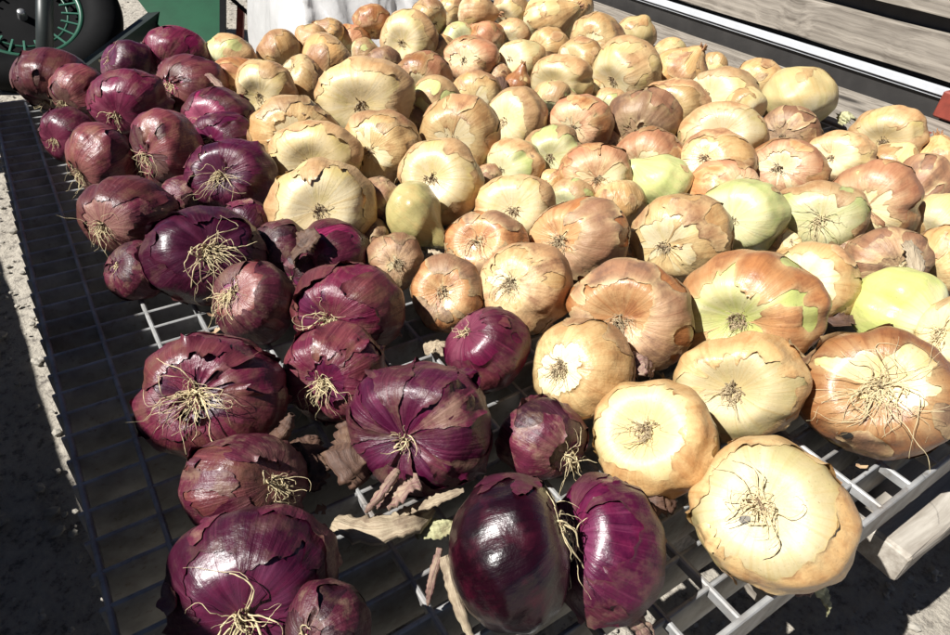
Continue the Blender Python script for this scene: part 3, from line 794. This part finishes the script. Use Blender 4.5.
def bulb_fn(seed, squash, dimple, neck, crease):
    r = np.random.default_rng(seed)
    ph = r.uniform(0, 6.28, 8); am = r.uniform(.3, 1, 8); off = r.uniform(0, 200, 3); th0 = r.uniform(0, 6.28)
    tz = r.uniform(-.06, .06, 2)
    def f(th, fi):
        s, c = np.sin(fi), np.cos(fi)
        rad = np.power(np.maximum(s, 1e-6), .93)
        z = squash * np.sign(c) * np.power(np.abs(c), .96)
        z = z - dimple * np.exp(-(fi / .47) ** 2) + .012 * np.exp(-((fi - .6) / .25) ** 2)
        q = np.clip((fi - 2.25) / .89, 0, 1)
        z = z - neck * q ** 2.6
        rad = rad * (1 - .12 * q) + .09 * np.clip((fi - 2.75) / .2, 0, 1) * (neck > .1)
        lob = 1 + .030 * am[0] * np.cos(2 * th + ph[0]) + .026 * am[1] * np.cos(3 * th + ph[1]) + .012 * am[2] * np.cos(5 * th + ph[2]) + .010 * am[3] * np.cos(9 * th + ph[3]) + .005 * np.cos(17 * th + ph[4])
        dth = np.angle(np.exp(1j * (th - th0)))
        if crease: lob = lob * (1 - crease * np.exp(-(dth / .22) ** 2) * s)
        d = np.stack([np.cos(th) * s, np.sin(th) * s, c], -1)
        lob = lob * (1 + .09 * noise(d * 1.1 + off) + .05 * noise(d * 2.4 + off))
        x = np.cos(th) * rad * lob + tz[0] * z; y = np.sin(th) * rad * lob + tz[1] * z
        return np.stack([x, y, z * (1 + .04 * noise(d * 1.3 - off))], -1)
    return f, off, th0

def grid_mesh(name, P):
    nf, nt_ = P.shape[0], P.shape[1]
    v = P.reshape(-1, 3); I = np.arange(nf * nt_).reshape(nf, nt_)
    a = I[:-1, :]; b = np.roll(I, -1, 1)[:-1, :]; c = np.roll(I, -1, 1)[1:, :]; d = I[1:, :]
    f = np.stack([a, d, c, b], -1).reshape(-1, 4).tolist()
    f.append(list(I[0, :])); f.append(list(I[-1, ::-1]))
    return mesh(name, v, f)

def clip_mesh(name, P, m, min_faces=0):
    """the part of a (phi, theta) grid where m > 0, cut along the m = 0 contour"""
    nf, nt_ = m.shape
    I = -np.ones((nf, nt_), int); ins = m > 0; I[ins] = np.arange(ins.sum())
    V = list(P[ins]); F = []; RM = list(np.exp(-m[ins] / .06)); TM = list(np.exp(-m[ins] / .20) * .62)
    J = np.roll(I, -1, 1)
    corners = np.stack([I[:-1], I[1:], J[1:], J[:-1]], -1)
    cnt = (corners >= 0).sum(-1)
    F = corners[cnt == 4].tolist()
    cache = {}
    def cutv(a, b):
        k = (a, b) if a < b else (b, a)
        if k not in cache:
            ma, mb = m[a], m[b]; u = ma / (ma - mb); u = min(max(u, .02), .98)
            V.append(P[a] * (1 - u) + P[b] * u); RM.append(1.0); TM.append(.62); cache[k] = len(V) - 1
        return cache[k]
    for i, j in np.argwhere((cnt > 0) & (cnt < 4)):
        j2 = (j + 1) % nt_
        cs = [(i, j), (i + 1, j), (i + 1, j2), (i, j2)]
        poly = []
        for k in range(4):
            a, b = cs[k], cs[(k + 1) % 4]
            if ins[a]: poly.append(I[a])
            if ins[a] != ins[b]: poly.append(cutv(a, b))
        if len(poly) >= 3: F.append(poly)
    if not F: return []
    par = list(range(len(V)))
    def find(a):
        while par[a] != a:
            par[a] = par[par[a]]; a = par[a]
        return a
    for q in F:
        a = find(q[0])
        for b in q[1:]:
            b = find(b)
            if a != b: par[b] = a
    comp = {}
    for q in F: comp.setdefault(find(q[0]), []).append(q)
    V = np.array(V); out = []
    lim = min_faces or max(10, len(F) // 40)
    for fs in sorted(comp.values(), key=len, reverse=True)[:6]:
        if len(fs) < lim: break
        ids = sorted({k for q in fs for k in q}); mp = {k: n for n, k in enumerate(ids)}
        me = mesh(name, V[ids], [[mp[k] for k in q] for q in fs])
        me.attributes.new('rim', 'FLOAT', 'POINT').data.foreach_set('value', [float(RM[k]) for k in ids])
        me.attributes.new('thin', 'FLOAT', 'POINT').data.foreach_set('value', [float(TM[k]) for k in ids])
        out.append(me)
    return out

def tubes(name, lines, radii, sides=4):
    """one mesh of tapered threads; lines: list of (k,3)"""
    V = []; F = []; base = 0
    for L, rad in zip(lines, radii):
        L = np.asarray(L); k = len(L)
        T = np.gradient(L, axis=0); T /= np.linalg.norm(T, axis=1)[:, None] + 1e-9
        ref = np.array([.3, .5, .81]); A = np.cross(T, ref); A /= np.linalg.norm(A, axis=1)[:, None] + 1e-9
        B = np.cross(T, A)
        rr = rad * np.linspace(1.25, .35, k) * (1 + .35 * np.sin(np.arange(k) * 2.1 + L[0, 0] * 900))
        for s in range(sides):
            a = 2 * math.pi * s / sides
            V.append(L + (A * math.cos(a) + B * math.sin(a)) * rr[:, None])
        for s in range(sides):
            s2 = (s + 1) % sides
            for q in range(k - 1):
                F.append((base + s * k + q, base + s2 * k + q, base + s2 * k + q + 1, base + s * k + q + 1))
        base += sides * k
    return mesh(name, np.concatenate(V), F)

def strands(r, n, length, Rm, ctr_z, axis_l2w, squash, dimple, R):
    """root threads in onion-local units (bulb radius 1); gravity given in local axes"""
    g = axis_l2w.T @ np.array([0, 0, -1.0])
    out = []
    for k in range(n):
        a = r.uniform(0, 6.283); ro = r.uniform(.02, .13)
        p = np.array([math.cos(a) * ro, math.sin(a) * ro, squash - dimple * .95])
        tilt = r.uniform(.35, 1.25)
        d = np.array([math.cos(a) * math.sin(tilt), math.sin(a) * math.sin(tilt), math.cos(tilt)])
        L = length * (.35 + 1.3 * r.random() ** 1.6); st = 15; step = L / st
        w = r.normal(size=3) * .28; pts = [p]
        for q in range(st):
            w = w * .70 + r.normal(size=3) * (.75 if r.random() < .16 else .26)
            d = d + w * .8 + g * .30; d /= np.linalg.norm(d)
            p = p + d * step
            e = math.sqrt((p[0] ** 2 + p[1] ** 2) / 1.03 ** 2 + (p[2] / (squash + .02)) ** 2)
            rr = math.hypot(p[0], p[1])
            if e < 1.0 and rr > .3:
                p = p / e * 1.012
            elif rr <= .3: p[2] = max(p[2], squash - dimple * math.exp(-(rr / .34) ** 2) + .015)
            pw = axis_l2w @ p
            if ctr_z + pw[2] * R < .002 and R > 0: p = p + axis_l2w.T @ np.array([0, 0, (.002 - ctr_z - pw[2] * R) / R])
            pts.append(p)
        out.append(np.array(pts))
    return out

ONIONS = []
def make_onion(idx, row, bk):
    kind, cx, cy0, w0, h0, root, preset, nroot, rlen, label = row
    cy, w, h, t = bk
    d = ray(cx, cy); P = C0 + d * t; dist = np.linalg.norm(d)
    kk = 1.085 if cy < 300 else (1.03 if cy < 400 else 1.0)
    w, h = w * kk, h * kk
    R = (w + h) / 4 / FPX * t
    tow = -d / dist
    rgt = M[0] - tow * (M[0] @ tow); rgt /= np.linalg.norm(rgt)
    up = np.cross(tow, rgt)
    dx, dy = (root[0] - cx) / (w / 2), -(root[1] - cy) / (h / 2)
    rq = np.random.default_rng(77 + idx)
    if kind == 'y' and preset not in ('olive', 'shallot') and w < 62 and rq.random() < .24: dx, dy = dx * 2.6 + rq.normal() * .6, dy * 2.6 + rq.normal() * .6
    m = math.hypot(dx, dy)
    if m > .92:
        dx, dy = dx / m * .93, dy / m * .93; tz = -.2 if m > 1.12 else .36
    else: tz = math.sqrt(1 - m * m)
    ax = rgt * dx + up * dy + tow * tz; ax /= np.linalg.norm(ax)
    r = np.random.default_rng(1000 + idx)
    xa = np.cross(ax, np.array([.2, .3, .93])); xa /= np.linalg.norm(xa); ya = np.cross(ax, xa)
    L2W = np.stack([xa, ya, ax], 1)
    flesh, skin, cov, peel, curl, squash, dimple = PRE[preset]
    squash *= r.uniform(.95, 1.05); dimple = dimple * r.uniform(1.3, 1.9) if dimple > .05 else dimple
    neck = .62 if preset == 'olive' else (.8 if preset == 'shallot' else (r.uniform(.15, .32) if m > 1 and kind == 'y' else r.uniform(.04, .16)))
    crease = {'light green onion with a crease, right of centre': .16, 'bare lime green onion with a step in its flesh, right side': .18}.get(label, r.choice([0, .05, .09, .13]))
    if 'ring' in label: dimple, crease = .34, .2
    fn, off, th0 = bulb_fn(2000 + idx, squash, dimple, neck, crease)
    big = w > 95; mid = w > 55
    nth, nfi = (112, 72) if big else ((76, 48) if mid else (48, 30))
    th = np.linspace(0, 2 * math.pi, nth, endpoint=False); fi = np.linspace(.015, math.pi - .015, nfi)
    FI, TH = np.meshgrid(fi, th, indexing='ij')
    G = fn(TH, FI)
    # fit the silhouette seen from here: stretch along the view's right and up axes
    Wd = G @ L2W.T
    er = (Wd @ rgt).max() - (Wd @ rgt).min(); eu = (Wd @ up).max() - (Wd @ up).min()
    S = np.eye(3) + np.outer(rgt, rgt) * (w / 2 / FPX * t / R * 2 / er - 1) + np.outer(up, up) * (h / 2 / FPX * t / R * 2 / eu - 1)
    A = L2W.T @ S @ L2W
    ctr = ((Wd @ rgt).max() + (Wd @ rgt).min()) / 2 * rgt + ((Wd @ up).max() + (Wd @ up).min()) / 2 * up
    shift = L2W.T @ ctr
    def place(Q): return (Q - shift) @ A.T
    name = 'red_onion' if kind == 'r' else 'yellow_onion'
    root_o = empty(name, (P[0], P[1], P[2] - R * .86))
    tag(root_o, label, 'onion', 'red onions on the grating' if kind == 'r' else 'yellow onions on the grating')
    lm = Matrix.Translation((0, 0, R * .86)) @ Matrix([[*L2W[i], 0] for i in range(3)] + [[0, 0, 0, 1]]) @ Matrix.Scale(R, 4)
    def part(nm, me, mt):
        o = link(nm, me, mt, root_o); o.matrix_local = lm; return o
    part('bulb', grid_mesh('bulb', place(G)), omat(FL, flesh, 'flesh_'))
    # dry outer skin with torn edges
    D = np.stack([np.cos(TH) * np.sin(FI), np.sin(TH) * np.sin(FI), np.cos(FI)], -1)
    lay = [(cov, .007, 0.0)]
    if cov > .45: lay.append((cov - (.46 if kind == 'y' else .36), .017, 50.0))
    for li, (cv, lift, so) in enumerate(lay):
        if cv < .04: continue
        o2 = off + so
        
        ME = np.stack([np.cos(TH), np.sin(TH), .25 * FI], -1)
        mk = noise(D * 1.35 + o2) * 1.05 + .55 * noise(ME * 2.2 + o2) + .22 * noise(np.stack([np.cos(TH) * 6, np.sin(TH) * 6, FI * .9], -1) + o2)
        mk = mk + .15 * noise(np.stack([np.cos(TH) * 11, np.sin(TH) * 11, FI * 1.8], -1) + o2) + .07 * noise(D * 9 + o2) + .06 * noise(D * 24 + o2)
        mk = mk + (cv - .5) * 2.2 + .9 * np.tanh((FI - peel) * 2.6) * .8 - .25
        base = fn(TH, FI)
        nrm = base / np.linalg.norm(base, axis=-1)[..., None]
        if 'banded' in label: mk = .5 * np.sin(TH * (4 + li) + o2[0] + .8 * np.sin(FI * 2)) + .25 * noise(D * 3 + o2) + .1 * noise(D * 14 + o2) + .3 * np.tanh((FI - .5) * 3) + (.15 if li == 0 else -.25)
        if preset == 'dark': mk = ((D @ L2W.T) @ (up * .9 + rgt * .2) - .70) * 1.6 + .35 * noise(D * 3 + o2) + .14 * noise(D * 11 + o2)
        e = np.exp(-np.maximum(mk, 0) / .10)
        wr = .007 * noise(D * np.array([9, 9, 2.5]) + o2)
        Q = base + nrm * (lift + curl * (2.2 if kind == 'r' else 1.3) * (1.5 if w > 90 else 1.0) * e * (.06 + 1.1 * np.clip(noise(D * 2.2 - o2) * 1.4 - .15, 0, 1)) + wr)[..., None]
        for me in clip_mesh('outer_skin', place(Q), mk): part('outer_skin', me, omat(SK, skin if li == 0 else OUTER[skin], 'skin_'))
    # root disc and root threads
    gap = squash - dimple
    stub = []
    for q in range(26 if mid else 14):
        a = r.uniform(0, 6.28); rr = r.uniform(.0, .11); le = r.uniform(.04, .12)
        p0 = np.array([math.cos(a) * rr, math.sin(a) * rr, gap - .02])
        dr = np.array([math.cos(a) * rr * 6, math.sin(a) * rr * 6, .8]) + r.normal(size=3) * .2
        stub.append(np.array([p0, p0 + dr * le * .6, p0 + dr * le + r.normal(size=3) * .02]))
    if tz > 0 or nroot > 4:
        part('root_disc', tubes('root_disc', [place(s) for s in stub], r.uniform(.010, .020, len(stub)), 4), M_ROOTD)
    if nroot:
        n = int(nroot * (2.0 if big else 1.6))
        ls = strands(r, n, rlen * 1.0, R, P[2], L2W, squash, dimple, R)
        rad = (.00022 + .0004 * r.random(n) ** 2) / R if kind == 'r' or rlen > .45 else (.0002 + .00035 * r.random(n) ** 2) / R
        part('roots', tubes('roots', [place(s) for s in ls], rad), M_ROOT if kind == 'r' or rlen > .45 else M_ROOTY)
    if neck > .2:
        zt = -squash - neck; tuft = []
        for q in range(12):
            a = r.uniform(0, 6.28); p0 = np.array([math.cos(a) * .07, math.sin(a) * .07, zt + .10]); dr = np.array([math.cos(a) * .3, math.sin(a) * .3, -1]) + r.normal(size=3) * .25
            tuft.append(np.array([p0, p0 + dr * .10, p0 + dr * .2 + r.normal(size=3) * .04]))
        part('dry_neck', tubes('dry_neck', [place(s_) for s_ in tuft], r.uniform(.03, .06, 12), 5), omat(SK, 'ochre', 'skin_'))
    def spot(px, py, rad, mt, nm):
        sx, sy = (px - cx) / (w / 2), -(py - cy) / (h / 2)
        v = rgt * sx + up * sy + tow * math.sqrt(max(.02, 1 - sx * sx - sy * sy))
        c = L2W.T @ v
        Pd = place(fn(TH, FI) * 1.035); nn = Pd / np.linalg.norm(Pd, axis=-1)[..., None]
        dd = np.arccos(np.clip((nn * c).sum(-1), -1, 1))
        for me in clip_mesh(nm, Pd, rad * (1 + .35 * noise(D * 9)) - dd, 1): part(nm, me, mt)
    if 'grey dot' in label: spot(739, 521, .075, M_SPOTG, 'grey_spot')
    if 'black spot' in label: spot(846, 434, .085, M_SPOT, 'rot_spot')
    ONIONS.append((root_o, P, R))
    return root_o
for i, (row, bk) in enumerate(zip(T, BK)):
    make_onion(i, row, bk)

# ------------------------------------------------------------------ dry leaves and skin scraps lying between the onions
def leaf_mat(name, a, b_, d):
    m, nt, b = new_mat(name)
    ac = N(nt, 'ShaderNodeAttribute', attribute_name='across'); al = N(nt, 'ShaderNodeAttribute', attribute_name='along')
    oi = N(nt, 'ShaderNodeObjectInfo')
    c = N(nt, 'ShaderNodeCombineXYZ'); nt.links.new(math_node(nt, 'MULTIPLY', ac.outputs['Fac'], 16), c.inputs[0])
    nt.links.new(math_node(nt, 'MULTIPLY', al.outputs['Fac'], 3), c.inputs[1]); nt.links.new(math_node(nt, 'MULTIPLY', oi.outputs['Random'], 30), c.inputs[2])
    n1 = noise_node(nt, c.outputs[0], 1.0, 5, .65)
    tc = N(nt, 'ShaderNodeTexCoord'); n2 = noise_node(nt, tc.outputs['Object'], 70, 5, .6)
    col = mixc(nt, ramp(nt, n1, .35, .65), a, b_)
    col = mixc(nt, math_node(nt, 'MULTIPLY', ramp(nt, n2, .5, .66), .7), col, d)
    nt.links.new(col, b.inputs['Base Color']); b.inputs['Roughness'].default_value = .65
    bp = N(nt, 'ShaderNodeBump'); bp.inputs['Strength'].default_value = .8; bp.inputs['Distance'].default_value = .0015
    nt.links.new(math_node(nt, 'ADD', n1, n2), bp.inputs['Height']); nt.links.new(bp.outputs[0], b.inputs['Normal'])
    return m
M_LEAF = leaf_mat('dry_leaf_pale', (.46, .38, .26), (.27, .20, .13), (.14, .09, .06))
M_LEAFG = leaf_mat('dry_leaf_greenish', (.50, .48, .28), (.34, .33, .17), (.22, .17, .09))
M_LEAFB = leaf_mat('dry_skin_brown', (.12, .062, .040), (.06, .03, .02), (.17, .10, .06))
M_LEAFR = leaf_mat('dry_stem_pinkish', (.36, .27, .18), (.18, .07, .08), (.10, .04, .04))
def ribbon(name, pts, width, m, label, cat, seed, twist=.8, ragged=.35, thick=.0004, tube=0.0):
    r = np.random.default_rng(seed)
    pts = np.array(pts); n = 30
    tt = np.linspace(0, len(pts) - 1, n); k = np.clip(tt.astype(int), 0, len(pts) - 2); u = (tt - k)[:, None]
    p0 = pts[np.clip(k - 1, 0, len(pts) - 1)]; p1 = pts[k]; p2 = pts[k + 1]; p3 = pts[np.clip(k + 2, 0, len(pts) - 1)]
    L = .5 * (2 * p1 + (p2 - p0) * u + (2 * p0 - 5 * p1 + 4 * p2 - p3) * u ** 2 + (3 * p1 - p0 - 3 * p2 + p3) * u ** 3)
    T_ = np.gradient(L, axis=0); T_ /= np.linalg.norm(T_, axis=1)[:, None]
    side = np.cross(T_, [0, 0, 1.0]); side /= np.linalg.norm(side, axis=1)[:, None] + 1e-9; nn = np.cross(side, T_)
    m_ = 13; V = []
    tw = twist * (noise(np.stack([np.linspace(0, 2, n), np.zeros(n) + seed, np.zeros(n)], -1)))
    for i in range(n):
        s = i / (n - 1)
        wd = width * (.35 + .65 * math.sin(math.pi * min(1, .12 + s * .95)) ** .6) * (1 + ragged * r.normal() * .4)
        for j in range(m_):
            v = (j / (m_ - 1) - .5)
            a = v * (2.2 if tube == 0 else 5.6) + tw[i]
            if tube: off = (side[i] * math.sin(a) + nn[i] * math.cos(a)) * wd * .25
            else: off = (side[i] * math.cos(tw[i]) + nn[i] * math.sin(tw[i])) * v * wd + nn[i] * (math.cos(v * 3) * wd * .18)
            w2 = noise(np.array([s * 4 + seed, j * 1.35, seed * 1.7])) * wd * .13 + (.5 if j % 2 else -.5) * wd * .03 * (1 + noise(np.array([s * 9, j * 3.1, seed])))
            V.append(L[i] + off + nn[i] * w2)
    V = np.array(V); I = np.arange(n * m_).reshape(n, m_)
    f = np.stack([I[:-1, :-1], I[1:, :-1], I[1:, 1:], I[:-1, 1:]], -1).reshape(-1, 4)
    o0 = V.mean(0); me = mesh(name, V - o0, f)
    uu, vv = np.meshgrid(np.linspace(0, 1, n), np.linspace(0, 1, m_), indexing='ij')
    me.attributes.new('along', 'FLOAT', 'POINT').data.foreach_set('value', uu.ravel().tolist())
    me.attributes.new('across', 'FLOAT', 'POINT').data.foreach_set('value', vv.ravel().tolist())
    o = link(name, me, m, None, tuple(o0))
    md = o.modifiers.new('thickness', 'SOLIDIFY'); md.thickness = thick * .6; md.offset = 0
    tag(o, label, cat, 'dry leaves and skins between the onions')
    return o
A = at_z
LV = [
 ('dry_leaf', [A(335, 522, .012), A(372, 530, .020), A(410, 520, .022), A(432, 508, .012)], .023, M_LEAF, 'broad pale dry leaf below the biggest purple onion', 0),
 ('dry_leaf', [A(405, 512, .024), A(436, 500, .040), A(464, 490, .048)], .009, M_LEAF, 'narrow pale leaf pointing right below the biggest purple onion', 0),
 ('dry_leaf', [A(415, 532, .010), A(440, 528, .012), A(456, 520, .012)], .016, M_LEAFG, 'greenish leaf strip beside the glossy black onion', 0),
 ('dry_stalk', [A(440, 548, .040), A(432, 580, .030), A(428, 605, .012)], .011, M_LEAFR, 'short pinkish dry stem left of the glossy black onion', 1),
 ('dry_stalk', [A(444, 556, .040), A(456, 598, .026), A(474, 645, .010)], .016, M_LEAF, 'long pale dry stem left of the glossy black onion', 1),
 ('dry_stalk', [A(618, 605, .030), A(640, 625, .015), A(660, 650, .004)], .020, M_LEAFR, 'pale stem stub below the cracked purple onion', 1),
 ('dry_leaf', [A(812, 574, .004), A(822, 590, -.012), A(826, 612, -.035)], .020, M_LEAFG, 'pale green leaf hanging under the front yellow onion', 0),
 ('onion_skin', [A(640, 495, .010), A(656, 500, .016), A(672, 494, .012)], .026, M_LEAFB, 'brown skin scrap left of the front yellow onion', 0),
 ('onion_skin', [A(790, 582, .004), A(800, 586, .002), A(812, 572, .006)], .016, M_LEAFR, 'reddish skin scrap under the front yellow onion', 0),
 ('onion_skin', [A(355, 425, .035), A(352, 460, .034), A(366, 480, .022)], .034, M_LEAFB, 'brown crumpled skin left of the biggest purple onion', 0),
 ('dry_stalk', [A(398, 470, .052), A(382, 492, .046), A(366, 512, .030)], .014, M_LEAFR, 'magenta streaked stem on the biggest purple onion', 1),
 ('dry_leaf', [A(420, 480, .050), A(400, 492, .042), A(378, 504, .026)], .020, M_LEAFR, 'pale striped leaf on the biggest purple onion', 0),
 ('onion_skin', [A(318, 232, .070), A(302, 246, .058), A(296, 266, .034)], .030, M_LEAFB, 'dark brown skin flap left of the leaning red onion', 0),
 ('dry_stalk', [A(268, 446, .030), A(283, 432, .052), A(292, 414, .066)], .022, M_LEAFB, 'twisted brown neck standing beside the coppery red onion', 1),
 ('onion_skin', [A(300, 440, .020), A(312, 466, .022), A(308, 492, .014)], .030, M_LEAFB, 'tan skin strip right of the coppery red onion', 0),
 ('onion_skin', [A(828, 322, .012), A(838, 318, .022), A(852, 310, .018)], .034, M_LEAFB, 'brown crumpled skin between peeled onion and lime green onion', 0),
 ('dry_leaf', [A(898, 232, .060), A(912, 250, .070), A(918, 276, .062)], .020, M_LEAF, 'grey dry leaf on the crumpled brown onion', 0),
 ('dry_leaf', [A(424, 350, .008), A(438, 346, .012), A(448, 356, .010)], .018, M_LEAF, 'pale skin bit left of the lone magenta onion', 0),
 ('onion_skin', [A(628, 372, .040), A(640, 362, .046), A(652, 374, .034)], .030, M_LEAFR, 'pinkish dry neck skin right of the golden wispy onion', 0),
 ('onion_skin', [A(424, 262, .012), A(438, 256, .020), A(446, 262, .014)], .020, M_LEAF, 'grey skin scrap between the nest rooted and coppery onions', 0),
 ('dry_leaf', [A(205, 72, .07), A(216, 82, .075), A(226, 94, .066)], .012, M_LEAFR, 'pale pink dry stem over the wrinkled red onion', 0),
 ('onion_skin', [A(840, 124, .02), A(846, 116, .035), A(856, 122, .025)], .030, M_LEAFG, 'straw skin tuft between the white onion and the spiky one', 0),
 ('onion_skin', [A(497, 72, .02), A(502, 82, .025), A(500, 94, .02)], .022, M_LEAFB, 'dark papery scrap left of the tiny brown capped onion', 0),
]
for k, (nm, pts, wd, m, lab, tb) in enumerate(LV):
    ribbon(nm, pts, wd, m, lab, 'leaf' if 'leaf' in nm else ('stalk' if 'stalk' in nm else 'skin'), 40 + k, tube=tb)

# small paper-thin skin flakes littering the grating and the onions
r = np.random.default_rng(3); VV = []; FF = []
def flake(c, n, size):
    a = np.cross(n, r.normal(size=3)); a /= np.linalg.norm(a); b = np.cross(n, a); k0 = len(VV)
    cu = r.uniform(.2, .9)
    for i in range(4):
        for j in range(4):
            u, v = i / 3 - .5 + r.normal() * .12, j / 3 - .5 + r.normal() * .12
            VV.append(c + (a * u * 1.7 + b * v + n * (u * u * cu * 1.6 + .10 + r.normal() * .03)) * size)
    for i in range(3):
        for j in range(3):
            if r.random() < .12: continue
            q = k0 + i * 4 + j; FF.append((q, q + 1, q + 5, q + 4))
for k in range(110):
    if k % 5 == 0:
        o, P, R = ONIONS[int(r.integers(len(ONIONS)))]
        n = np.array([r.normal() * .8 - .2, r.normal() * .8 - .3, 1.0]); n /= np.linalg.norm(n)
        flake(P + n * R * r.uniform(.9, .98), n, r.uniform(.002, .005))
    else:
        flake(np.array([r.uniform(.05, .95), r.uniform(.09, .6), .002]), np.array([0, 0, 1.0]) + r.normal(size=3) * .25, r.uniform(.003, .008))
o = link('skin_flakes', mesh('skin_flakes', np.array(VV), FF), simple_mat('flake_straw', (.46, .33, .19), .6, .5, 90, dark=(.16, .06, .05)))
tag(o, 'tiny dry skin flakes scattered over onions and grating', 'flakes', kind='stuff')
